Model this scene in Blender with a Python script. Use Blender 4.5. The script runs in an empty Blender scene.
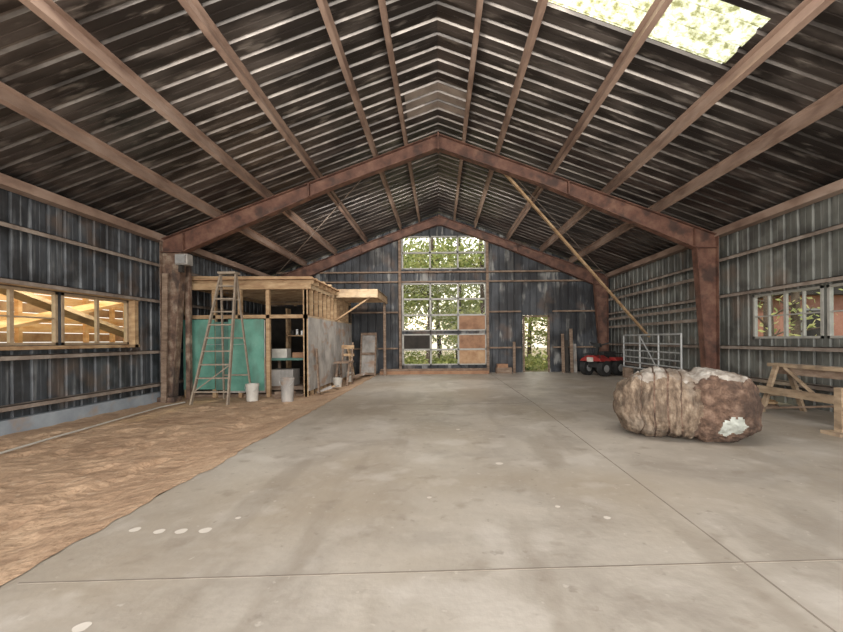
import bpy, math, random
from mathutils import Vector, noise, Matrix
random.seed(7)
H=1.3; F=400.0
sc=bpy.context.scene
sc.view_settings.view_transform='Standard'
sc.view_settings.look='None'

# ---------------- materials ----------------
def ramp(nt,cols,pos):
    r=nt.nodes.new('ShaderNodeValToRGB'); e=r.color_ramp.elements
    e[0].position=pos[0]; e[0].color=(*cols[0],1)
    e[1].position=pos[-1]; e[1].color=(*cols[-1],1)
    for c,p in zip(cols[1:-1],pos[1:-1]):
        n=e.new(p); n.color=(*c,1)
    return r
def mat(name,cols,pos=None,scale=3.0,stretch=(1,1,1),rough=.7,metal=0.0,bump=0.0,bscale=20,detail=6,stain=None,emit=None,spec=.5,dist=0):
    m=bpy.data.materials.new(name); m.use_nodes=True; nt=m.node_tree
    b=nt.nodes['Principled BSDF']
    tc=nt.nodes.new('ShaderNodeTexCoord'); mp=nt.nodes.new('ShaderNodeMapping')
    mp.inputs['Scale'].default_value=stretch
    nt.links.new(tc.outputs['Object'],mp.inputs['Vector'])
    n=nt.nodes.new('ShaderNodeTexNoise'); n.inputs['Scale'].default_value=scale; n.inputs['Detail'].default_value=detail
    n.inputs['Distortion'].default_value=dist
    n.inputs['Roughness'].default_value=.62
    nt.links.new(mp.outputs[0],n.inputs['Vector'])
    if pos is None:
        k=len(cols); pos=[.32+.36*i/(k-1) for i in range(k)]
    r=ramp(nt,cols,pos); nt.links.new(n.outputs['Fac'],r.inputs['Fac'])
    out=r.outputs['Color']
    if stain:
        for si,(sc_,st,col,lo,hi,amt) in enumerate(stain):
            mp2=nt.nodes.new('ShaderNodeMapping'); mp2.inputs['Scale'].default_value=st
            mp2.inputs['Location'].default_value=(3.1+7*si,1.7+3*si,5.3)
            nt.links.new(tc.outputs['Object'],mp2.inputs['Vector'])
            n2=nt.nodes.new('ShaderNodeTexNoise'); n2.inputs['Scale'].default_value=sc_; n2.inputs['Detail'].default_value=5
            nt.links.new(mp2.outputs[0],n2.inputs['Vector'])
            r2=ramp(nt,[(0,0,0),(amt,amt,amt)],[lo,hi]); nt.links.new(n2.outputs['Fac'],r2.inputs['Fac'])
            mx=nt.nodes.new('ShaderNodeMix'); mx.data_type='RGBA'
            nt.links.new(r2.outputs['Color'],mx.inputs[0]); nt.links.new(out,mx.inputs[6]); mx.inputs[7].default_value=(*col,1)
            out=mx.outputs[2]
    nt.links.new(out,b.inputs['Base Color'])
    b.inputs['Roughness'].default_value=rough; b.inputs['Metallic'].default_value=metal
    b.inputs['Specular IOR Level'].default_value=spec
    if bump>0:
        n3=nt.nodes.new('ShaderNodeTexNoise'); n3.inputs['Scale'].default_value=bscale; n3.inputs['Detail'].default_value=8
        nt.links.new(tc.outputs['Object'],n3.inputs['Vector'])
        bp=nt.nodes.new('ShaderNodeBump'); bp.inputs['Strength'].default_value=bump; bp.inputs['Distance'].default_value=.03
        nt.links.new(n3.outputs['Fac'],bp.inputs['Height']); nt.links.new(bp.outputs[0],b.inputs['Normal'])
    return m

M={}
M['concrete']=mat('concrete',[(.31,.275,.235),(.41,.37,.32),(.47,.425,.365)],scale=.9,rough=.45,bump=.12,bscale=14,dist=.6,
   stain=[(.45,(1,1,1),(.32,.265,.20),.44,.60,.65),(7,(1,1,1),(.52,.48,.42),.55,.75,.35),(1.7,(1,1,1),(.53,.49,.44),.55,.66,.55),(3.2,(1,1,1),(.24,.20,.16),.60,.70,.55),(11,(1,1,1),(.20,.17,.14),.66,.73,.5),(.8,(2.5,.6,1),(.27,.23,.185),.57,.66,.5),(14,(1,1,1),(.60,.56,.50),.68,.73,.5)])
M['dirt']=mat('dirt',[(.33,.21,.13),(.44,.295,.19),(.53,.375,.25)],scale=.8,rough=.95,bump=1.0,bscale=12,
   stain=[(30,(1,1,1),(.22,.135,.08),.55,.70,.65),(60,(1,1,1),(.60,.46,.33),.58,.72,.5),(3,(1,1,1),(.27,.17,.105),.54,.68,.65),(9,(1,1,1),(.56,.42,.30),.6,.7,.5)])
M['outground']=mat('outside_ground',[(.16,.12,.07),(.28,.22,.12),(.18,.22,.07)],scale=1.5,rough=1)
M['wallL']=mat('blue_grey_sheet',[(.036,.041,.048),(.07,.078,.09),(.12,.132,.145)],scale=1.6,stretch=(1,1,.5),rough=.5,metal=.2,
   stain=[(3,(3,3,.25),(.27,.285,.30),.53,.68,.6),(2,(1,1,1),(.028,.028,.03),.48,.60,.7),(1.4,(1,1,1),(.16,.11,.08),.56,.68,.55)])
M['wallR']=mat('green_grey_sheet',[(.09,.093,.087),(.145,.15,.138),(.215,.22,.203)],scale=1.4,stretch=(1,1,.5),rough=.5,metal=.15,
   stain=[(3,(3,3,.25),(.30,.305,.285),.55,.70,.55),(2,(1,1,1),(.05,.048,.045),.48,.62,.65),(1.4,(1,1,1),(.17,.12,.09),.56,.68,.55)])
M['wallB']=mat('dark_slate_sheet',[(.022,.025,.03),(.05,.055,.065),(.085,.09,.10)],scale=1.5,stretch=(1.5,1,.5),rough=.6,metal=.1,
   stain=[(1.6,(2.2,2,.5),(.29,.29,.28),.56,.62,.8),(1.1,(1,1,1),(.015,.015,.018),.46,.58,.8),(1.1,(1,1,1),(.12,.08,.06),.56,.68,.65)])
M['roof']=mat('roof_underside',[(.038,.032,.029),(.08,.067,.061),(.15,.13,.12)],scale=1.0,stretch=(.5,3,1),rough=.32,metal=.45,
   stain=[(1.2,(.6,1.6,1),(.020,.016,.015),.47,.56,.8),(5,(.3,1.5,1),(.27,.24,.215),.58,.70,.6)])
M['ribhighlight']=mat('roof_rib_highlight',[(.07,.06,.055),(.145,.128,.118),(.27,.245,.225)],scale=1.6,stretch=(.6,2,1),rough=.3,metal=.45,  # highlights along the ribs painted in as a lighter rib colour
   stain=[(1.2,(.6,1.6,1),(.03,.026,.024),.49,.58,.8)])
M['ridgepale']=mat('pale_ridge_panel',[(.22,.18,.155),(.38,.32,.28)],pos=[.35,.65],scale=3,rough=.4,metal=.2)  # paler colour for the short panels at the ridge
M['purlin']=mat('primer_purlin',[(.17,.11,.085),(.29,.20,.155),(.39,.29,.235)],scale=2,stretch=(1,.4,1),rough=.6,stain=[(3,(1,.5,1),(.12,.07,.05),.54,.68,.6)])
M['girt']=mat('tan_girt',[(.15,.115,.095),(.24,.195,.165),(.34,.29,.25)],scale=3,rough=.6)
M['rust']=mat('rusty_red_steel',[(.07,.034,.025),(.14,.066,.047),(.21,.115,.08)],scale=4,rough=.6,stain=[(3,(1,1,1),(.04,.026,.023),.52,.66,.75)])
M['rustlow']=mat('rusted_brown',[(.08,.05,.038),(.17,.105,.075),(.33,.26,.2)],scale=5,rough=.8,bump=.2,stain=[(4,(1,1,.6),(.04,.03,.028),.5,.62,.75)])
M['wood']=mat('pine_lumber',[(.24,.14,.075),(.38,.25,.14),(.50,.36,.22)],scale=3,stretch=(1,1,3),rough=.75)
M['woodlight']=mat('sawn_lumber',[(.33,.23,.14),(.46,.34,.215),(.56,.43,.29)],scale=3,stretch=(1,.6,3),rough=.75,stain=[(3,(1,1,1),(.23,.16,.11),.52,.66,.7)])
M['benchwood']=mat('bench_wood',[(.22,.155,.10),(.34,.25,.165),(.44,.335,.235)],scale=4,stretch=(1,.6,3),rough=.8,stain=[(3,(1,1,1),(.15,.11,.08),.5,.64,.7)])
M['orange']=mat('sunlit_lumber',[(.62,.33,.13),(.82,.50,.24),(.88,.64,.38)],scale=3,stretch=(1,.6,3),rough=.75)  # warm sunlight painted into the lean-to lumber colour
M['wooddark']=mat('weathered_wood',[(.12,.08,.055),(.21,.145,.105),(.30,.23,.175)],scale=4,stretch=(1,1,3),rough=.85)
M['ply']=mat('plywood',[(.30,.17,.09),(.42,.26,.15),(.50,.34,.2)],scale=3,rough=.8)
M['brownply']=mat('brown_board',[(.20,.10,.055),(.30,.16,.09),(.36,.21,.12)],scale=3,rough=.7)
M['greypanel']=mat('peeling_panel',[(.20,.19,.18),(.34,.32,.30),(.46,.43,.40)],scale=3,stretch=(1,1,.6),rough=.8,stain=[(2,(1,1,2),(.30,.17,.10),.55,.68,.7)])
M['teal']=mat('turquoise_sheet',[(.075,.21,.165),(.11,.285,.225),(.16,.34,.275)],scale=2,rough=.6,stain=[(3,(1,1,.5),(.08,.15,.12),.52,.66,.7)])
M['teal2']=mat('teal_board',[(.05,.13,.11),(.08,.18,.15),(.12,.24,.20)],scale=3,rough=.6)
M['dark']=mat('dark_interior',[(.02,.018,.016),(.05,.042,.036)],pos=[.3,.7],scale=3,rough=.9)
M['alu']=mat('aluminium_grey',[(.35,.35,.35),(.5,.5,.5)],pos=[.3,.7],scale=8,rough=.4,metal=.5)
M['ladder']=mat('ladder_weathered',[(.20,.16,.125),(.33,.27,.21)],pos=[.3,.7],scale=8,rough=.6)
M['winframe']=mat('window_frame_paint',[(.28,.275,.25),(.40,.39,.36)],pos=[.3,.7],scale=8,rough=.5)
M['tanframe']=mat('tan_window_frame',[(.27,.19,.12),(.40,.31,.21)],pos=[.3,.7],scale=8,rough=.6)
M['white']=mat('white_plastic',[(.40,.38,.34),(.60,.57,.52)],pos=[.3,.7],scale=6,rough=.5)
M['spot']=mat('paint_spot',[(.6,.55,.49),(.68,.63,.56)],pos=[.3,.7],scale=6,rough=.6)
M['crack']=mat('joint_dark',[(.17,.145,.12),(.28,.24,.20)],pos=[.3,.7],scale=5,rough=.9)
M['curb']=mat('pale_curb',[(.22,.25,.29),(.36,.40,.44)],pos=[.3,.7],scale=2,rough=.8,stain=[(3,(1,1,1),(.35,.25,.17),.55,.7,.6)])
M['black']=mat('black_rubber',[(.012,.012,.012),(.03,.03,.03)],pos=[.3,.7],scale=6,rough=.7)
M['red']=mat('red_paint',[(.22,.02,.02),(.32,.04,.035)],pos=[.3,.7],scale=6,rough=.35)
M['galv']=mat('galvanised_pipe',[(.34,.35,.35),(.50,.51,.51)],pos=[.3,.7],scale=6,rough=.5,metal=.2)
M['bark']=mat('bark',[(.07,.05,.035),(.16,.12,.09)],pos=[.3,.7],scale=8,rough=1)
M['brick']=mat('house_siding',[(.30,.13,.09),(.42,.22,.16)],pos=[.3,.7],scale=3,rough=.9)
M['hay']=mat('hay_net',[(.085,.058,.04),(.175,.125,.088),(.29,.225,.165)],pos=[.33,.5,.66],scale=8,stretch=(2.5,1,1),rough=.95,bump=.8,bscale=30,
   stain=[(2.0,(1,1,1),(.32,.28,.235),.56,.70,.5),(3,(1,1,1),(.06,.042,.03),.50,.62,.65)])
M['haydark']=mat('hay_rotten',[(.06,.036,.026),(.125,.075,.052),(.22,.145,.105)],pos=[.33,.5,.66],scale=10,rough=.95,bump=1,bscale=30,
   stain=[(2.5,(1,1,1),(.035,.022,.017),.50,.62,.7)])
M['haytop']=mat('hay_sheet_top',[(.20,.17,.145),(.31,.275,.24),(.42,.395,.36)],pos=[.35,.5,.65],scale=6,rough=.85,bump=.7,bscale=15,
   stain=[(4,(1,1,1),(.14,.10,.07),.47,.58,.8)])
M['haywhite']=mat('torn_white_wrap',[(.28,.29,.26),(.45,.47,.43)],pos=[.35,.65],scale=8,rough=.7,bump=.5)
def leafmat(name,cols):
    m=mat(name,cols,scale=2.5,rough=.7); nt=m.node_tree; b=nt.nodes['Principled BSDF']
    t=nt.nodes.new('ShaderNodeBsdfTranslucent'); mx=nt.nodes.new('ShaderNodeMixShader'); mx.inputs[0].default_value=.45
    src=b.inputs['Base Color'].links[0].from_socket
    nt.links.new(src,t.inputs[0]); out=nt.nodes['Material Output']
    nt.links.new(b.outputs[0],mx.inputs[1]); nt.links.new(t.outputs[0],mx.inputs[2]); nt.links.new(mx.outputs[0],out.inputs[0]); return m
M['leaf']=leafmat('leaves',[(.14,.20,.06),(.38,.42,.14),(.66,.60,.27)])
m=mat('skylight_fiberglass',[(.28,.28,.12),(.66,.66,.42),(.97,.97,.88)],pos=[.38,.5,.62],scale=10,rough=.5)
nt=m.node_tree; t=nt.nodes.new('ShaderNodeBsdfTranslucent'); tr=nt.nodes.new('ShaderNodeBsdfTransparent'); mx=nt.nodes.new('ShaderNodeMixShader'); mx.inputs[0].default_value=.5
src=nt.nodes['Principled BSDF'].inputs['Base Color'].links[0].from_socket
nt.links.new(src,t.inputs[0]); nt.links.new(src,tr.inputs[0]); nt.links.new(t.outputs[0],mx.inputs[1]); nt.links.new(tr.outputs[0],mx.inputs[2]); nt.links.new(mx.outputs[0],nt.nodes['Material Output'].inputs[0]); M['sky']=m
m=bpy.data.materials.new('thin_glass'); m.use_nodes=True; nt=m.node_tree; nt.nodes.remove(nt.nodes['Principled BSDF'])
tr=nt.nodes.new('ShaderNodeBsdfTransparent'); tr.inputs[0].default_value=(.93,.95,.93,1); g=nt.nodes.new('ShaderNodeBsdfGlossy'); g.inputs['Roughness'].default_value=.05
mx=nt.nodes.new('ShaderNodeMixShader'); mx.inputs[0].default_value=.008
nt.links.new(tr.outputs[0],mx.inputs[1]); nt.links.new(g.outputs[0],mx.inputs[2]); nt.links.new(mx.outputs[0],nt.nodes['Material Output'].inputs[0]); M['glass']=m

# ---------------- builder ----------------
class B:
    def __init__(s): s.v=[]; s.f=[]; s.mi=[]; s.mats=[]
    def mid(s,k):
        if k not in s.mats: s.mats.append(k)
        return s.mats.index(k)
    def add(s,vs,fs,k):
        o=len(s.v); i=s.mid(k); s.v+= [tuple(v) for v in vs]
        for f in fs: s.f.append([a+o for a in f]); s.mi.append(i)
    def box(s,x0,x1,y0,y1,z0,z1,k):
        vs=[(x,y,z) for x in(x0,x1) for y in(y0,y1) for z in(z0,z1)]
        s.add(vs,[(0,1,3,2),(4,6,7,5),(0,4,5,1),(2,3,7,6),(0,2,6,4),(1,5,7,3)],k)
    def beam(s,p,q,w,h,k,side=(0,1,0)):
        p=Vector(p);q=Vector(q); d=(q-p).normalized(); sd=Vector(side); sd=sd-d*sd.dot(d)
        if sd.length<1e-3: sd=Vector((1,0,0))-d*d.x
        sd.normalize(); u=d.cross(sd)
        vs=[c+sd*a*w/2+u*b*h/2 for c in(p,q) for a in(-1,1) for b in(-1,1)]
        s.add(vs,[(0,1,3,2),(4,6,7,5),(0,4,5,1),(2,3,7,6),(0,2,6,4),(1,5,7,3)],k)
    def prism(s,prof,y0,y1,k):
        n=len(prof); vs=[(x,y0,z) for x,z in prof]+[(x,y1,z) for x,z in prof]
        fs=[(i,(i+1)%n,n+(i+1)%n,n+i) for i in range(n)]+[tuple(range(n))[::-1],tuple(range(n,2*n))]
        s.add(vs,fs,k)
    def cyl(s,p,q,r,k,r2=None,n=12,cap=True):
        p=Vector(p);q=Vector(q); d=(q-p).normalized(); a=Vector((0,0,1)) if abs(d.z)<.9 else Vector((1,0,0))
        a=(a-d*a.dot(d)).normalized(); b=d.cross(a); r2=r if r2 is None else r2
        vs=[p+(a*math.cos(t)+b*math.sin(t))*r for t in[2*math.pi*i/n for i in range(n)]]+[q+(a*math.cos(t)+b*math.sin(t))*r2 for t in[2*math.pi*i/n for i in range(n)]]
        fs=[(i,(i+1)%n,n+(i+1)%n,n+i) for i in range(n)]
        if cap: fs+=[tuple(range(n))[::-1],tuple(range(n,2*n))]
        s.add(vs,fs,k)
    def tube(s,pts,r,k,n=8):
        for a,b in zip(pts,pts[1:]): s.cyl(a,b,r,k,n=n)
    def make(s,name,smooth=False,bevel=0):
        me=bpy.data.meshes.new(name); me.from_pydata(s.v,[],s.f)
        for k in s.mats: me.materials.append(M[k])
        me.polygons.foreach_set('material_index',s.mi)
        if smooth: me.polygons.foreach_set('use_smooth',[True]*len(me.polygons))
        me.update(); ob=bpy.data.objects.new(name,me); sc.collection.objects.link(ob)
        if bevel:
            md=ob.modifiers.new('bevel','BEVEL'); md.width=bevel; md.segments=2; md.limit_method='ANGLE'
        return ob

SL=.37; ZA=6.14; XW=6.75; YF=-2.2; YB=15.85
RZ=lambda x,off=.22: ZA+off-SL*abs(x)

def profile(u0,u1,pitch=.305,depth=.035):
    pts=[]; u=u0
    while u<u1:
        for a,d in((0,0),(.10,0),(.11,.15),(.12,0),(.215,0),(.235,1),(.27,1),(.29,0)):
            if u+a<u1: pts.append((u+a,d*depth))
        u+=pitch
    pts.append((u1,0)); return pts
def sheet(b,u0,u1,v0,v1f,holes,mp,k,pitch=.305,depth=.035,ribk=None):
    pts=profile(u0,u1,pitch,depth)
    cuts=sorted({c for h in holes for c in h[:2] if u0<c<u1})
    def dat(u):
        for (a,da),(c,dc) in zip(pts,pts[1:]):
            if a<=u<=c: return da+(dc-da)*(u-a)/(c-a) if c>a else da
        return 0
    pts=sorted(pts+[(c,dat(c)) for c in cuts],key=lambda p:p[0])
    for (a,da),(c,dc) in zip(pts,pts[1:]):
        if c-a<1e-5: continue
        m_=(a+c)/2; hs=sorted([(h[2],h[3]) for h in holes if h[0]<m_<h[1]])
        z=v0; segs=[]
        for h0,h1 in hs: segs.append((z,h0)); z=h1
        segs.append((z,None))
        kk=ribk if (ribk and max(da,dc)>.02) else k
        for s0,s1 in segs:
            t0=s1 if s1 is not None else v1f(a); t1=s1 if s1 is not None else v1f(c)
            if min(t0,t1)<=s0: continue
            b.add([mp(a,s0,da),mp(c,s0,dc),mp(c,t1,dc),mp(a,t0,da)],[(0,1,2,3)],kk)

# ---------------- shell ----------------
b=B(); b.box(-2.4,XW+.1,YF-.3,YB+.1,-.15,0,'concrete'); b.make('floor')
foot=[]
for k in range(46):
    px=random.uniform(-6.2,-2.9); py=random.uniform(2.5,9.2); foot.append((px,py,random.uniform(-.6,.6)))
b=B(); nx,ny=130,520; vs=[];fs=[]
for j in range(ny+1):
    y=YF+(YB-YF)*j/ny
    xe=-2.37+.05*noise.noise((0,y*1.3,0))+.03*noise.noise((4,y*6,0))
    near=[f for f in foot if abs(f[1]-y)<.3]
    for i in range(nx+1):
        t=i/nx; x=-XW+(xe+XW)*t
        z=-.09+.03*noise.noise((x*.9,y*.5,1))+.022*noise.noise((x*3,y*3,2))+.016*noise.noise((x*8,y*8,5))
        m1=math.exp(-((x+3.35+.12*math.sin(y*.9))/.13)**2)+math.exp(-((x+4.75+.12*math.sin(y*.9))/.13)**2)
        if y<8.5: z-=.022*m1; z+=.006*math.sin(y*60)*m1
        for fx,fy,fa in near:
            dx=(x-fx)*math.cos(fa)-(y-fy)*math.sin(fa); dy=(x-fx)*math.sin(fa)+(y-fy)*math.cos(fa)
            q=(dx/.07)**2+(dy/.15)**2
            if q<6: z-=.035*math.exp(-q)-.014*math.exp(-(q-2.5)**2)
        w=min(1,max(0,(x-(xe-.55))/.5)); z=z*(1-w)+w*(.006+.004*noise.noise((x*8,y*8,1)))
        vs.append((x,y,z))
for j in range(ny):
    for i in range(nx):
        a=j*(nx+1)+i; fs.append((a,a+1,a+nx+2,a+nx+1))
b.add(vs,fs,'dirt'); b.make('dirt_floor',smooth=True)
b=B(); b.box(-60,60,-40,70,-.5,-.2,'outground'); b.make('ground')

WL=[(5.55,7.05,1.27,2.2),(7.13,8.65,1.27,2.2)]
WR=[(5.35,6.95,1.27,2.2),(7.03,8.6,1.27,2.2)]
b=B(); sheet(b,YF,YB,-.15,lambda u:RZ(XW),WL,lambda u,v,d:(-XW-d,u,v),'wallL'); b.make('wall_left')
b=B(); sheet(b,YF,YB,-.1,lambda u:RZ(XW),WR,lambda u,v,d:(XW+d,u,v),'wallR'); b.make('wall_right')
BW=[(-1.46,1.82,4.10,5.41),(-1.46,1.82,1.66,3.55),(-1.46,1.82,.31,1.54),(3.28,4.35,-.1,2.25)]
b=B(); sheet(b,-XW,XW,-.1,lambda u:RZ(u)-.005,BW,lambda u,v,d:(u,YB+d,v),'wallB'); b.make('wall_back')
SKY=(4.58,5.38,.85,3.82)
b=B()
sheet(b,YF,YB+.1,0,lambda u:XW+.25,[],lambda u,v,d:(-v,u,RZ(v)+d),'roof',ribk='ribhighlight')
sheet(b,YF,YB+.1,0,lambda u:XW+.25,[SKY],lambda u,v,d:(v,u,RZ(v)+d),'roof',ribk='ribhighlight')
b.add([(-.3,YF,RZ(.3)+.05),(0,YF,RZ(0)+.06),(.3,YF,RZ(.3)+.05),(-.3,YB,RZ(.3)+.05),(0,YB,RZ(0)+.06),(.3,YB,RZ(.3)+.05)],[(0,1,4,3),(1,2,5,4)],'roof')
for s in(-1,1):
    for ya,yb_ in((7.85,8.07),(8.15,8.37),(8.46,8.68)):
        b.add([(0,ya,RZ(0)-.006),(s*.66,ya,RZ(.66)-.006),(s*.66,yb_,RZ(.66)-.006),(0,yb_,RZ(0)-.006)],[(0,1,2,3)],'ridgepale')
b.make('ceiling')
b=B()
pts=profile(SKY[0]-.04,SKY[1]+.04)
for (a,da),(c,dc) in zip(pts,pts[1:]):
    b.add([(SKY[2]-.1,a,RZ(SKY[2]-.1)+da+.04),(SKY[2]-.1,c,RZ(SKY[2]-.1)+dc+.04),(SKY[3]+.05,c,RZ(SKY[3]+.05)+dc+.04),(SKY[3]+.05,a,RZ(SKY[3]+.05)+da+.04)],[(0,1,2,3)],'sky')
b.make('skylight_panel')

def zsec(cx,cz,ang,s):
    d=.2;f=.075;t=.012
    pr=[(0,0),(f,0),(f,t),(t,t),(t,d),(-f+t,d),(-f+t,d-t),(0,d-t)]
    ca,sa=math.cos(ang),math.sin(ang)
    return [(cx+s*(x*ca+z*sa), cz+(-x*sa+z*ca)) for x,z in pr]
for s in(-1,1):
    for X in((.72,1.45,2.8,4.0,5.2) if s<0 else (.56,1.35,2.62,3.92,5.08)):
        b=B(); b.prism(zsec(s*X,ZA-SL*X+.005,math.atan(SL),s),YF,YB-.02,'purlin'); b.make('roof_purlin')
    b=B(); b.box(min(s*6.5,s*6.62),max(s*6.5,s*6.62),YF,YB-.02,3.72,3.84,'purlin'); b.box(min(s*6.5,s*6.7),max(s*6.5,s*6.7),YF,YB-.02,3.68,3.72,'purlin'); b.make('eave_strut')
for s,nm,hs in((-1,'L',(3.15,2.3,1.12,.35)),(1,'R',(3.15,2.3,1.12,.45))):
    for z in hs:
        b=B(); 
        b.box(min(s*6.57,s*6.74),max(s*6.57,s*6.74),YF,YB-.02,z-.012,z,'girt')
        b.box(min(s*6.57,s*6.585),max(s*6.57,s*6.585),YF,YB-.02,z-.075,z,'girt')
        b.make('wall_girt')
b=B(); b.box(-6.74,-6.62,YF,9.9,-.16,.13,'curb'); b.make('baseboard_left')
b=B()
for z in(2.0,1.7,2.75): b.box(6.50,6.56,9.8,15.4,z,z+.08,'girt')
b.make('trim_1')
for z in(4.0,3.62,2.42,1.0):
    b=B()
    if z in(4.0,3.62): b.box(-6.4,6.4,YB-.14,YB-.02,z-.05,z+.01,'wooddark')
    else:
        b.box(-6.4,-1.65,YB-.14,YB-.02,z-.05,z+.01,'wooddark'); b.box(1.95,3.2,YB-.14,YB-.02,z-.05,z+.01,'wooddark'); b.box(4.45,6.4,YB-.14,YB-.02,z-.05,z+.01,'wooddark')
    b.make('wall_girt')

def frame(Y,name,fl=.2,kcol='rustlow'):
    b=B()
    for s in(-1,1):
        web=[(0,ZA),(0,ZA-.33),(s*2.5,ZA-SL*2.5-.30),(s*6.0,3.42),(s*6.53,3.42),(s*6.55,ZA-SL*6.55)]
        b.prism(web,Y-.006,Y+.006,'rust')
        b.beam((0,Y,ZA-.008),(s*6.6,Y,ZA-.008-SL*6.6),fl,.016,'rust')
        b.beam((0,Y,ZA-.33),(s*2.5,Y,ZA-SL*2.5-.30),fl,.016,'rust')
        b.beam((s*2.5,Y,ZA-SL*2.5-.30),(s*6.02,Y,3.42),fl,.016,'rust')
        b.beam((s*6.0,Y,3.42),(s*6.55,Y,3.42),fl,.016,'rust')
        k=kcol if s<0 else 'rust'
        b.prism([(s*6.52,3.42),(s*6.02,3.42),(s*6.28,-.1),(s*6.52,-.1)],Y-.006,Y+.006,k)
        b.beam((s*6.03,Y,3.42),(s*6.28,Y,-.1),fl,.016,k)
        b.beam((s*6.53,Y,3.7),(s*6.53,Y,-.1),fl,.016,k)
        b.beam((s*6.0,Y,3.42),(s*6.0,Y,3.86),fl,.016,'rust')
        b.box(min(s*6.2,s*6.6),max(s*6.2,s*6.6),Y-.14,Y+.14,-.1,.015,'rustlow')
        b.beam((s*3.05,Y,ZA-SL*3.05+.0),(s*3.05,Y,ZA-SL*3.05-.34),fl,.03,'rust')
    b.box(-.02,.02,Y-.12,Y+.12,ZA-.38,ZA+.02,'rust')
    for X in(1.4,4.0):
        for s in(-1,1):
            b.beam((s*X,Y,ZA-SL*X-.3),(s*X,Y+.55,ZA-SL*X+.05),.03,.03,'girt')
    b.make(name)
frame(9.45,'steel_portal_frame'); frame(15.6,'steel_portal_frame'); frame(3.1,'steel_portal_frame')
b=B(); b.beam((1.42,9.62,5.5),(6.42,12.3,1.35),.09,.05,'wood'); b.make('diagonal_brace')
b=B(); b.cyl((1.6,9.6,5.45),(6.4,15.2,3.6),.012,'girt',n=6); b.cyl((-1.6,9.6,5.45),(-6.4,15.2,3.6),.012,'girt',n=6); b.make('bracing_rod')

def window_yz(name,X,Y0,Y1,Z0,Z1,rows,cols,s,k='winframe'):
    b=B(); fw=.045; xa,xb=sorted((X-s*.02,X+s*.05))
    b.box(xa,xb,Y0,Y1,Z0,Z0+fw,k); b.box(xa,xb,Y0,Y1,Z1-fw,Z1,k)
    b.box(xa,xb,Y0,Y0+fw,Z0,Z1,k); b.box(xa,xb,Y1-fw,Y1,Z0,Z1,k)
    for i in range(1,cols):
        y=Y0+(Y1-Y0)*i/cols; t=.03 if i*2==cols else .014; b.box(xa+.01,xb-.01,y-t,y+t,Z0,Z1,k)
    for i in range(1,rows):
        z=Z0+(Z1-Z0)*i/rows; b.box(xa+.015,xb-.015,Y0,Y1,z-.012,z+.012,k)
    xm=(xa+xb)/2; b.add([(xm,Y0,Z0),(xm,Y1,Z0),(xm,Y1,Z1),(xm,Y0,Z1)],[(0,1,2,3)],'glass')
    b.make(name)
window_yz('window_1',-XW,*WL[0],2,2,-1,'tanframe')
window_yz('window_2',-XW,*WL[1],1,2,-1,'tanframe')
window_yz('window_3',XW,*WR[0],2,4,1)
window_yz('window_4',XW,*WR[1],2,4,1)
b=B()
b.box(-6.72,-6.60,5.4,8.8,1.2,1.26,'wood'); b.box(-6.72,-6.6,5.4,8.8,2.21,2.27,'wood'); b.box(-6.74,-6.6,8.66,8.76,1.2,2.27,'wood'); b.make('trim_2')
def window_xz(name,X0,X1,Z0,Z1,rows,boards=()):
    b=B(); y0,y1=YB-.05,YB+.05
    b.box(X0,X1,y0,y1,Z0,Z0+.05,'winframe'); b.box(X0,X1,y0,y1,Z1-.05,Z1,'winframe')
    for i in range(4):
        x=X0+(X1-X0)*i/3; b.box(x-.035,x+.035,y0,y1,Z0,Z1,'winframe')
    for i in range(1,rows):
        z=Z0+(Z1-Z0)*i/rows; b.box(X0,X1,y0,y1,z-.035,z+.035,'winframe')
    b.add([(X0,YB,Z0),(X1,YB,Z0),(X1,YB,Z1),(X0,YB,Z1)],[(0,1,2,3)],'glass')
    for (r,c,k) in boards:
        xa=X0+(X1-X0)*c/3+.03; xb=X0+(X1-X0)*(c+1)/3-.03; za=Z0+(Z1-Z0)*r/rows+.03; zb=Z0+(Z1-Z0)*(r+1)/rows-.03
        b.box(xa,xb,YB-.03,YB-.01,za,zb,k)
    b.make(name)
window_xz('window_5',-1.46,1.82,4.10,5.41,2)
window_xz('window_6',-1.46,1.82,1.66,3.55,3,[(0,2,'brownply')])
window_xz('window_7',-1.46,1.82,.31,1.54,2,[(1,2,'brownply'),(1,0,'dark'),(0,2,'ply')])
b=B(); b.box(3.29,3.35,YB-.02,YB+.06,0,2.24,'wooddark'); b.box(4.28,4.34,YB-.02,YB+.06,0,2.24,'wooddark'); b.box(3.29,4.34,YB-.02,YB+.06,2.18,2.24,'wooddark'); b.make('door_1')
b=B()
for x in(-1.56,1.88): b.box(x-.05,x+.05,YB-.16,YB-.03,0,5.45,'wooddark')
b.make('trim_3')
b=B(); b.box(-2.3,1.85,15.2,15.36,0,.12,'brownply'); b.box(-2.3,1.85,15.36,15.48,0,.2,'wooddark'); b.make('timber_sill_beam')
# leaning boards by the back wall
b=B()
for x,h,k in((4.75,1.5,'wooddark'),(4.9,1.25,'dark'),(5.08,1.7,'wooddark'),(5.22,1.1,'greypanel')):
    b.beam((x,15.42,.0),(x+.05,15.68,h),.12,.03,k,side=(1,0,0))
b.make('leaning_boards')
b=B(); b.box(2.15,2.75,15.3,15.6,0,.22,'wooddark'); b.box(2.2,2.6,15.32,15.58,.22,.36,'brownply'); b.beam((2.85,15.4,0),(2.9,15.66,1.2),.1,.04,'wooddark',side=(1,0,0)); b.make('stacked_timber_offcuts')

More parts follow.
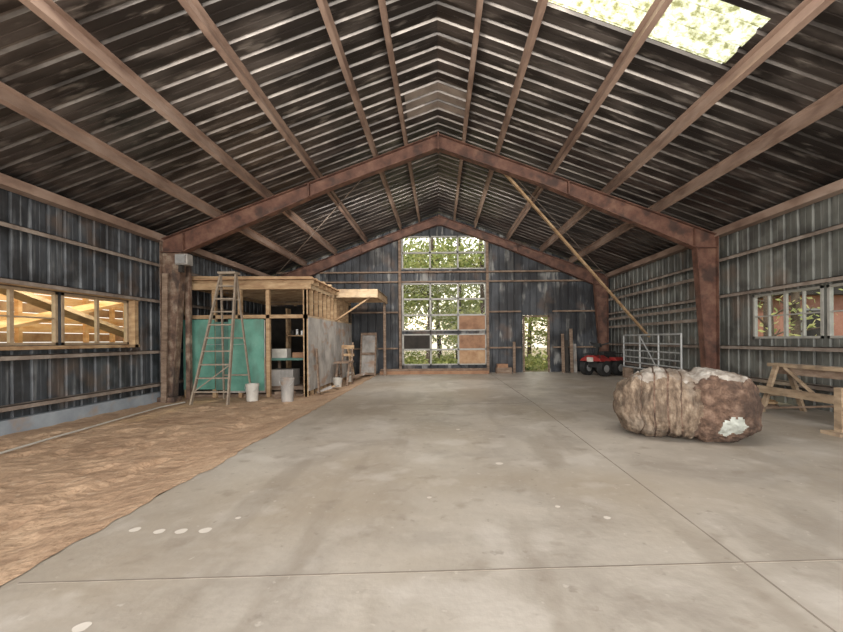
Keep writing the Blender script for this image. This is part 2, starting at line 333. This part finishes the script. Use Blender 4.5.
b=B()
b.beam((-2.3,2.17,.0),(6.7,2.48,.0),.012,.004,'crack',side=(0,1,0)); 
b.beam((1.62,YF,.0),(1.9,8,0),.010,.004,'crack',side=(1,0,0)); b.beam((1.9,8,.0),(1.9,YB,0),.014,.004,'crack',side=(1,0,0))
b.beam((-2.3,8.1,.0),(6.7,8.1,.0),.016,.004,'crack')
b.make('trim_4')
b=B()
for x,y,r in((-1.94,2.75,.035),(-1.79,2.75,.038),(-1.63,2.76,.04),(-2.13,2.78,.035),(.61,4.19,.04),(-1.65,1.83,.035),(.9,3.1,.02),(-.1,3.3,.02),(-1.5,2.95,.02),(.25,5.8,.03),(1.2,2.9,.025)):
    vs=[(x+r*math.cos(a)*(1+.1*math.sin(3*a+x)),y+r*math.sin(a),.0015) for a in[2*math.pi*i/20 for i in range(20)]]
    b.add(vs,[tuple(range(20))],'spot')
b.make('floor_paint_spots')

# ---------------- hay bale ----------------
def bale():
    NU,NV=240,150; b=B(); L=.78; vs=[];fs=[];mi=[];T=[]
    bands=(-.66,-.47,-.28,-.09)
    def prof(t): return (1-abs(t)**5)**(1/2.8)
    for i in range(NU+1):
        t=-1+2*i/NU; tt=math.sin(t*math.pi/2); r=prof(tt); T.append(tt)
        for j in range(NV):
            a=2*math.pi*j/NV; ca,sa=math.cos(a),math.sin(a)
            e=2/2.8
            y=.50*r*math.copysign(abs(ca)**e,ca); z=.46*r*math.copysign(abs(sa)**e,sa)
            x=L*tt
            left=max(0,min(1,(.10-tt)/.2))
            ph=x*80+2.5*noise.noise((y*3,z*3,x*2))
            pleat=.009*math.sin(ph)*left*(.6+noise.noise((x*3,y*4,z*4)))
            band=sum(-.022*math.exp(-((tt-c)/.018)**2) for c in bands)
            waist=-.05*math.exp(-((tt-.10)/.06)**2)
            big=.08*noise.noise((x*2.2,y*2.2,z*2.2+4)); med=.04*noise.noise((x*5,y*5,z*5)); sm=(.010+.012*(1-left))*noise.noise((x*18,y*18,z*18))+.006*noise.noise((x*40,y*40,z*40))
            k=1+(pleat+band+waist+big+med+sm)/.45
            x2=x*(1+.06*noise.noise((y*3,z*3,8)))-.06*left*(1-(z/.47)**2)+.05*noise.noise((y*6,z*6,2))*(1 if abs(tt)>.5 else .2)+(.015*noise.noise((y*18,z*18,2)) if tt>.3 else 0)
            if z>.25: k*=1-.06*(1-noise.noise((x*3,y*3,0)))
            zz=max(.004,z*k+.44)
            vs.append((x2,y*k,zz)); 
    for i in range(NU):
        for j in range(NV):
            j2=(j+1)%NV; f=(i*NV+j,i*NV+j2,(i+1)*NV+j2,(i+1)*NV+j); fs.append(f)
            c=vs[f[0]]; nn=noise.noise((c[0]*5,c[1]*5,c[2]*5))+.5*noise.noise((c[0]*14,c[1]*14,c[2]*14))
            bd=min(abs(T[i]-q) for q in bands)<.009
            if bd: mi.append('haydark')
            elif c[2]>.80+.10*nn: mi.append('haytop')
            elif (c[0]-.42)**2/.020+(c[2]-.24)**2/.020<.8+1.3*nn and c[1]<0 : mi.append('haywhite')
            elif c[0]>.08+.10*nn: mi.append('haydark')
            else: mi.append('hay')
    b.v=vs
    for f,k in zip(fs,mi): b.f.append(list(f)); b.mi.append(b.mid(k))
    ob=b.make('hay_bale',smooth=True); ob.location=(3.22,5.30,0); ob.rotation_euler=(0,0,math.radians(-20)); return ob
bale()

# ---------------- framed shed room ----------------
b=B(); x0,x1,y0,y1=-6.40,-3.3,10.0,14.9; zt=2.65
fl=-.11
for x in(-6.40,-5.7,-5.05,-4.35,-3.42): b.box(x,x+.09,y0,y0+.09,fl,zt,'wood')
y=y0
while y<y1:
    b.box(x1-.09,x1,y,y+.045,fl,zt,'woodlight' if int(y*10)%2 else 'wood'); y+=.4
for x in(-6.40,-5.4,-4.4,-3.39): b.box(x,x+.09,y1-.09,y1,fl,zt,'wood')
for yy in(y0,y1-.09): b.box(x0,x1,yy,yy+.09,zt,zt+.09,'wood')
b.box(x1-.1,x1+.0,y0,y1,zt,zt+.09,'woodlight'); b.box(x0,x0+.09,y0,y1,zt,zt+.09,'wood')
b.box(x0,x1,y0,y0+.09,1.88,1.97,'wood')
b.box(x0,x1+.1,y0-.06,y0-.015,zt-.05,zt+.10,'wood')
b.box(x1-.1,x1+.01,y0,y1,1.86,1.95,'woodlight')
y=y0+.1
while y<y1:
    b.box(x0,x1+.12,y,y+.045,zt+.09,zt+.2,'wood'); y+=.4
b.box(x0-.02,x1+.16,y0-.05,y1,zt+.2,zt+.23,'ply')
for i in range(6): b.beam((x0+.1,y0+.05+i*.3,zt+.27),(x1+.1+.1*math.sin(i*3),y0+.1+i*.3,zt+.25),.14,.05,'woodlight' if i%2 else 'wood')
b.box(-3.25,-1.95,12.6,14.9,2.86,2.9,'ply'); b.box(-3.25,-1.95,12.56,12.6,2.66,2.92,'woodlight'); b.box(-1.99,-1.95,12.6,14.9,2.66,2.92,'wood')
y=12.9
while y<14.9: b.box(-3.3,-1.99,y,y+.045,2.68,2.86,'wood'); y+=.4
b.beam((-2.05,14.85,-.0),(-2.05,14.85,2.68),.09,.09,'wooddark',side=(1,0,0))
b.beam((-3.3,12.7,1.95),(-2.2,12.7,2.68),.09,.045,'wood')
b.box(x1,x1+.015,y0,y1,.05,1.9,'greypanel')
b.box(-6.4,-5.62,y0-.03,y0-.012,.12,1.86,'teal'); b.box(-5.6,-5.28,y0-.028,y0-.012,.1,1.8,'teal2'); b.box(-5.26,-4.38,y0-.06,y0-.03,.08,1.86,'teal')
b.box(-5.24,-4.36,y0-.03,y0-.012,.03,1.84,'greypanel')
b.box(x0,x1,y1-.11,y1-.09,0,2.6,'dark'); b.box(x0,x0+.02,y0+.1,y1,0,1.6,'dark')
b.box(x0,x1-.1,y0+.1,y1-.1,-.1,-.03,'wooddark')
b.make('framed_storage_room')
b=B(); b.box(-4.6,-3.5,10.5,11.3,.80,.86,'teal2'); b.box(-4.55,-3.5,10.55,11.2,.02,.12,'wooddark')
for x in(-4.55,-3.6):
    for y in(10.55,11.2): b.box(x,x+.07,y,y+.07,-.03,.8,'wooddark')
b.box(-4.5,-4.1,10.7,11.0,.86,1.1,'white'); b.box(-3.95,-3.6,10.7,11.1,.86,1.0,'brownply'); b.box(-4.5,-3.9,10.6,11.1,.12,.55,'greypanel')
b.make('workbench')
b=B(); b.box(-4.7,-3.5,12.2,12.5,1.45,1.49,'wood'); b.box(-4.7,-3.5,12.2,12.5,2.0,2.04,'wood')
for x in(-4.7,-3.55): b.box(x,x+.05,12.2,12.5,-.03,2.3,'wood')
for i in range(7): b.cyl((-4.55+i*.15,12.32,1.49),(-4.55+i*.15,12.32,1.49+.12+.1*random.random()),.05,random.choice(['white','greypanel','dark','alu']))
b.make('storage_shelf')

b=B()
FL=Vector((-5.5,8.8,-.1)); FR=Vector((-4.68,8.8,-.1)); TL=Vector((-5.05,9.25,2.88)); TR=Vector((-4.70,9.25,2.88))
RL=Vector((-5.3,9.8,-.1)); RR=Vector((-4.62,9.8,-.1))
b.beam(FL,TL,.075,.035,'ladder'); b.beam(FR,TR,.075,.035,'ladder'); b.beam(RL,TL,.05,.03,'ladder'); b.beam(RR,TR,.05,.03,'ladder')
for i in range(1,10):
    t=i/10; b.beam(FL.lerp(TL,t),FR.lerp(TR,t),.09,.03,'ladder')
for t in(.2,.5,.8): b.beam(RL.lerp(TL,t),RR.lerp(TR,t),.03,.03,'ladder')
for A,Bq,C in((FL,TL,RL),(FR,TR,RR)): b.beam(A.lerp(Bq,.45),C.lerp(Bq,.45),.02,.01,'galv')
b.box(-5.08,-4.67,9.15,9.38,2.86,2.91,'ladder')
b.beam(FL.lerp(TL,.1),FR.lerp(TR,.3),.02,.02,'ladder')
b.make('step_ladder')

def bucket(x,y,r,h,z=-.09,k='white'):
    b=B(); b.cyl((0,0,0),(0,0,h),r*.86,k,r2=r,n=24,cap=False); b.cyl((0,0,h-.05),(0,0,h),r*1.05,k,n=24,cap=False)
    vs=[(r*.86*math.cos(t),r*.86*math.sin(t),.01) for t in[2*math.pi*i/24 for i in range(24)]]; b.add(vs,[tuple(range(24))],k)
    vs=[(r*.96*math.cos(t),r*.96*math.sin(t),h-.03) for t in[2*math.pi*i/24 for i in range(24)]]; b.add(vs,[tuple(range(24))],'dark')
    pts=[(r*1.04*math.cos(t),-.05-r*.5*math.sin(t),h-.06-abs(math.sin(t))*.12) for t in[math.pi*i/12 for i in range(13)]]
    b.tube(pts,.005,'galv',n=5); o=b.make('bucket',smooth=False); o.location=(x,y,z)
bucket(-4.42,9.4,.145,.40); bucket(-3.52,9.2,.15,.55,k='greypanel'); bucket(-2.98,11.6,.13,.26,-.03); bucket(-2.95,13.05,.12,.3,-.03)
b=B()
for x,y,z in((-3.98,9.6,-.09),(-3.76,9.62,-.09)):
    b.box(x,x+.2,y,y+.2,z,z+.18,'wooddark')
b.make('concrete_blocks')
b=B()
for x in(-3.15,-2.8):
    b.beam((x,12.0,-.05),(x+.03,12.2,.62),.05,.05,'wooddark'); b.beam((x,12.75,-.05),(x+.03,12.55,.62),.05,.05,'wooddark')
b.box(-3.2,-2.75,12.0,12.75,.62,.67,'wooddark'); b.beam((-3.1,12.7,.62),(-3.1,12.85,1.25),.05,.04,'wooddark'); b.beam((-2.8,12.7,.62),(-2.8,12.85,1.25),.05,.04,'wooddark')
b.beam((-3.15,12.8,1.1),(-2.75,12.8,1.1),.03,.12,'wood'); b.beam((-3.15,12.8,.85),(-2.75,12.8,.85),.03,.08,'wood')
b.beam((-3.14,12.1,.25),(-3.14,12.65,.25),.04,.04,'wooddark'); b.beam((-2.79,12.1,.25),(-2.79,12.65,.25),.04,.04,'wooddark')
b.make('wooden_chair')
b=B()
for y in (10.4,10.6,10.8,11.0):
    a=random.uniform(-.3,.3); b.beam((-3.2,y,-.03),(-2.9+a*.3,y+.25,.02+.05*random.random()),.09,.04,random.choice(['wood','wooddark','greypanel']))
b.beam((-3.12,10.3,-.05),(-3.24,10.5,1.1),.1,.03,'wooddark')
b.make('scrap_lumber_pile')
b=B()
for y in (13.5,13.7,13.9,14.1,14.3):
    a=random.uniform(-.3,.3); b.beam((-3.2,y,.0),(-2.8+a*.5,y+.3,.04+.1*random.random()),.12,.05,random.choice(['woodlight','wooddark','greypanel']))
b.beam((-3.0,13.9,0),(-3.22,14.1,1.0),.3,.03,'wood')
b.make('scrap_lumber_pile')
b=B(); b.beam((-3.0,15.0,0),(-3.0,15.35,1.6),.06,.05,'wooddark',side=(1,0,0)); b.beam((-2.45,15.0,0),(-2.45,15.35,1.6),.06,.05,'wooddark',side=(1,0,0))
b.beam((-2.72,15.03,.0),(-2.72,15.38,1.55),.5,.02,'greypanel',side=(1,0,0))
for t in(.03,.5,.97): b.beam((-3.03,15.0+.35*t,1.6*t),(-2.42,15.0+.35*t,1.6*t),.09,.05,'wooddark',side=(0,.3,1))
b.make('leaning_cabinet_door')

b=B(); b.box(-5.98,-5.7,9.05,9.25,3.06,3.3,'greypanel'); b.box(-5.95,-5.73,9.0,9.05,3.09,3.27,'alu'); b.beam((-6.05,9.3,3.2),(-5.95,9.2,3.2),.04,.04,'galv'); b.box(-5.94,-5.86,9.1,9.2,2.9,3.06,'dark'); b.make('flood_light')
b=B(); b.beam((-6.12,9.75,-.1),(-6.12,9.75,3.2),.1,.1,'rustlow',side=(1,0,0)); b.beam((-6.42,9.28,-.1),(-6.36,9.28,2.9),.12,.04,'wooddark',side=(1,0,0)); b.make('wooden_post')

b=B(); P=[(-5.3,4.0),(-5.44,4.95),(-5.55,5.7),(-5.62,6.4),(-5.75,7.5),(-5.85,8.4),(-5.75,9.0)]
b.tube([(x,y,-.05) for x,y in P],.014,'white'); b.make('pvc_pipe')

b=B(); gx=6.15; ya,yb,za,zb=10.2,13.6,.36,1.40
for z in(za,za+.17,za+.34,za+.55,za+.78,zb): b.cyl((gx,ya,z),(gx+.1,yb,z),.022 if za<z<zb else .028,'galv',n=8)
for t in(0,.33,.66,1): b.cyl((gx+.1*t,ya+(yb-ya)*t,za),(gx+.1*t,ya+(yb-ya)*t,zb),.026,'galv',n=8)
b.cyl((gx+.033,ya+(yb-ya)*.33,za),(gx+.05,ya+(yb-ya)*.66,zb),.02,'galv',n=8)
for t in(.1,.9): b.box(gx-.06,gx+.2,ya+(yb-ya)*t-.1,ya+(yb-ya)*t+.1,0,za-.02,'wooddark')
b.make('metal_farm_gate')

# ATV
b=B()
for x,y in((-.36,-.36),(.36,-.36),(-.36,.40),(.36,.40)):
    w=.1; b.cyl((x-w,y,.27),(x+w,y,.27),.27,'black',n=22); b.cyl((x-w-.01,y,.27),(x+w+.01,y,.27),.13,'alu',n=12)
b.box(-.2,.2,-.5,.55,.3,.55,'black'); b.prism([(-.46,.52),(-.36,.62),(-.14,.72),(.14,.72),(.36,.62),(.46,.52)],-.62,-.12,'red'); b.prism([(-.46,.52),(-.34,.64),(.34,.64),(.46,.52)],.18,.68,'red')
b.prism([(-.16,.60),(-.14,.84),(.14,.84),(.16,.60)],-.1,.55,'black'); b.beam((0,-.34,.6),(0,-.2,1.08),.09,.09,'black')
b.tube([(-.40,-.10,1.16),(-.17,-.2,1.08),(.17,-.2,1.08),(.40,-.10,1.16)],.028,'black'); b.box(-.12,.12,-.66,-.60,.5,.66,'white')
b.prism([(-.15,1.0),(-.1,1.14),(.1,1.14),(.15,1.0)],-.3,-.18,'black')
for yy in(-.55,.66):
    b.cyl((-.34,yy,.76),(.34,yy,.76),.016,'black',n=6); b.cyl((-.34,yy-.0,.60),(-.34,yy,.76),.014,'black',n=6); b.cyl((.34,yy,.60),(.34,yy,.76),.014,'black',n=6)
for x in(-.34,-.12,.12,.34): b.cyl((x,.2,.76),(x,.66,.76),.014,'black',n=6); b.cyl((x,-.55,.76),(x,-.2,.76),.014,'black',n=6)
o=b.make('quad_bike',bevel=.012); o.location=(5.75,14.2,0); o.rotation_euler=(0,0,math.radians(-60))

# sawhorse style bench
b=B()
for y in(7.0,4.9):
    b.beam((5.62,y,0),(5.88,y,.8),.09,.045,'benchwood'); b.beam((6.35,y,0),(6.07,y,.8),.09,.045,'benchwood')
    b.beam((5.72,y-.05,.33),(6.26,y-.05,.33),.045,.10,'benchwood')
b.box(5.88,6.08,4.6,7.2,.78,.84,'benchwood'); b.box(5.93,6.02,4.7,7.1,.66,.78,'wooddark')
b.box(5.62,5.68,4.6,7.10,.33,.45,'benchwood'); b.beam((5.70,6.1,.42),(5.92,6.85,.76),.04,.09,'benchwood'); b.beam((5.60,7.05,.05),(5.60,5.4,.36),.03,.1,'wooddark')
b.make('sawhorse_bench')
b=B(); b.box(5.26,5.36,5.25,5.35,0,.62,'benchwood'); b.box(5.14,5.46,5.15,5.42,0,.04,'benchwood'); b.beam((5.31,5.3,.35),(5.31,4.6,.35),.09,.04,'benchwood'); b.make('timber_offcut_post')
b=B()
for i in range(5): b.beam((6.15+.06*i,7.3+.1*i,.03+.05*(i%2)),(5.6+.1*i,8.3+.1*i,.03+.05*(i%2)),.12,.04,'wood' if i%2 else 'wooddark')
b.make('lumber_scraps')

# lean-to outside left
b=B()
for y in [4+.9*i for i in range(10)]:
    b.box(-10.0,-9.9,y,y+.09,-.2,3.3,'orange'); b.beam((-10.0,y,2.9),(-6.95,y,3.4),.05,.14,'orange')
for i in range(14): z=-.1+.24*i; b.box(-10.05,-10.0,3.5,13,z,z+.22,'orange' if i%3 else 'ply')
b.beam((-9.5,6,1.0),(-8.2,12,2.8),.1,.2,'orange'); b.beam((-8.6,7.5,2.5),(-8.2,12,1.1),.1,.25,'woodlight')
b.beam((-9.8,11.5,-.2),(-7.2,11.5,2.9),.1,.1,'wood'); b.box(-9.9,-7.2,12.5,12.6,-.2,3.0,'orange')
b.add([(-10.3,3.3,2.98),(-6.85,3.3,3.55),(-6.85,13.2,3.55),(-10.3,13.2,2.98)],[(0,1,2,3)],'sky')
b.make('lean_to_shed')
b=B(); b.box(13.2,20,15.5,21,-.2,3.0,'brick'); b.prism([(12.8,2.9),(16.6,4.9),(20.4,2.9)],15.1,21.4,'dark')
for x in(13.9,16.0): b.box(x,x+1.2,15.43,15.5,1.1,2.4,'winframe'); b.box(x+.08,x+1.12,15.40,15.45,1.18,2.32,'dark')
b.make('neighbouring_house')

def tree(x,y,h,nleaf,rad,ls=.11):
    b=B(); lean=random.uniform(-.4,.4)
    b.cyl((x,y,-.25),(x+lean,y,h),.16,'bark',r2=.05,n=9)
    cl=[]
    for i in range(18):
        t=random.uniform(.10,1); a=random.uniform(0,6.28); r=rad*random.uniform(.4,1)
        p=Vector((x+lean*t,y,h*t)); q=p+Vector((math.cos(a)*r,math.sin(a)*r,random.uniform(.1,.7)))
        b.cyl(p,q,.035,'bark',r2=.012,n=5); cl.append(q); cl.append(p.lerp(q,.6))
    for i in range(nleaf):
        c=random.choice(cl)+Vector((random.gauss(0,.42),random.gauss(0,.42),random.gauss(0,.4)))
        u=Vector((random.gauss(0,1),random.gauss(0,1),random.gauss(0,1))).normalized(); w=u.orthogonal().normalized(); s=random.uniform(ls*.6,ls*1.2)
        b.add([c-u*s,c+w*s*.6,c+u*s,c-w*s*.6],[(0,1,2,3)],'leaf')
    b.make('tree')
for x,y in((-4,20.5),(-2.2,22.5),(-.6,20),(1.0,22),(2.2,19.8),(3.8,22.5),(5.6,20.5),(7.6,23),(-6.5,23),(0,25),(-3,26),(3,26),(6,27),(1.5,28)):
    tree(x,y,random.uniform(7,9.5),2100,1.9,.13)
tree(9.9,12.0,6,350,1.0); tree(11.2,12.6,6,350,1.0)
tree(9.6,4.3,9,1500,2.6)
b=B()
for i in range(9000):
    x=random.uniform(-9,12); y=random.uniform(19,24); z=-.2+abs(random.gauss(0,.55))*(.6+.5*noise.noise((x,y,0)))
    c=Vector((x,y,z)); u=Vector((random.gauss(0,1),random.gauss(0,1),random.gauss(0,1))).normalized(); w=u.orthogonal().normalized(); s=random.uniform(.06,.16)
    b.add([c-u*s,c+w*s*.6,c+u*s,c-w*s*.6],[(0,1,2,3)],'leaf')
b.make('undergrowth_bushes')

# ---------------- light ----------------
w=bpy.data.worlds.new('World'); sc.world=w; w.use_nodes=True; nt=w.node_tree; bg=nt.nodes['Background']
sk=nt.nodes.new('ShaderNodeTexSky'); sk.sky_type='NISHITA'; sk.sun_disc=False; sk.sun_elevation=math.radians(40); sk.air_density=1.0; sk.dust_density=3; sk.ozone_density=1
mx=nt.nodes.new('ShaderNodeMix'); mx.data_type='RGBA'; mx.inputs[0].default_value=.6; nt.links.new(sk.outputs[0],mx.inputs[6]); mx.inputs[7].default_value=(4.2,4.1,3.9,1)
nt.links.new(mx.outputs[2],bg.inputs['Color']); bg.inputs['Strength'].default_value=.36
l=bpy.data.lights.new('sun','SUN'); l.energy=3.0; l.angle=math.radians(3); l.color=(1,.93,.82); o=bpy.data.objects.new('sun',l); sc.collection.objects.link(o)
o.rotation_euler=Vector((.5,.45,-.75)).to_track_quat('-Z','Y').to_euler()
def area(name,loc,d,sx,sy,e,col=(1,1,1)):
    l=bpy.data.lights.new(name,'AREA'); l.shape='RECTANGLE'; l.size=sx; l.size_y=sy; l.energy=e; l.color=col
    o=bpy.data.objects.new(name,l); sc.collection.objects.link(o); o.location=loc; o.rotation_euler=Vector(d).to_track_quat('-Z','Y').to_euler()
area('front_opening_daylight',(0,-2.4,2.2),(0,1,.06),12,4,980,(1,.95,.88))
area('fill_light_front',(0,3.6,5.0),(0,.6,-.80),8,1.2,270,(1,.95,.88))  # added fill above the view to brighten the interior, not a fixture
area('fill_light_rear',(-.8,10.6,4.4),(0,.8,-.6),5.5,.5,220,(1,.95,.88))  # added fill facing away from the camera, lifts the dark far end
area('bounce_light_front',(0,-1.2,.25),(0,.45,.9),11,1.5,230,(1,.94,.86))
area('lean_to_fill',(-7.2,8.3,2.9),(-1,.2,-.35),4,.4,90,(1,.85,.65))  # added fill to brighten the lean-to behind the left windows

cam=bpy.data.cameras.new('camera'); co=bpy.data.objects.new('camera',cam); sc.collection.objects.link(co)
cam.sensor_width=36; cam.lens=F/843*36; cam.shift_x=-18.5/843; cam.shift_y=24/843
co.location=(0,0,H); co.rotation_euler=(math.pi/2,math.radians(.5),0); sc.camera=co
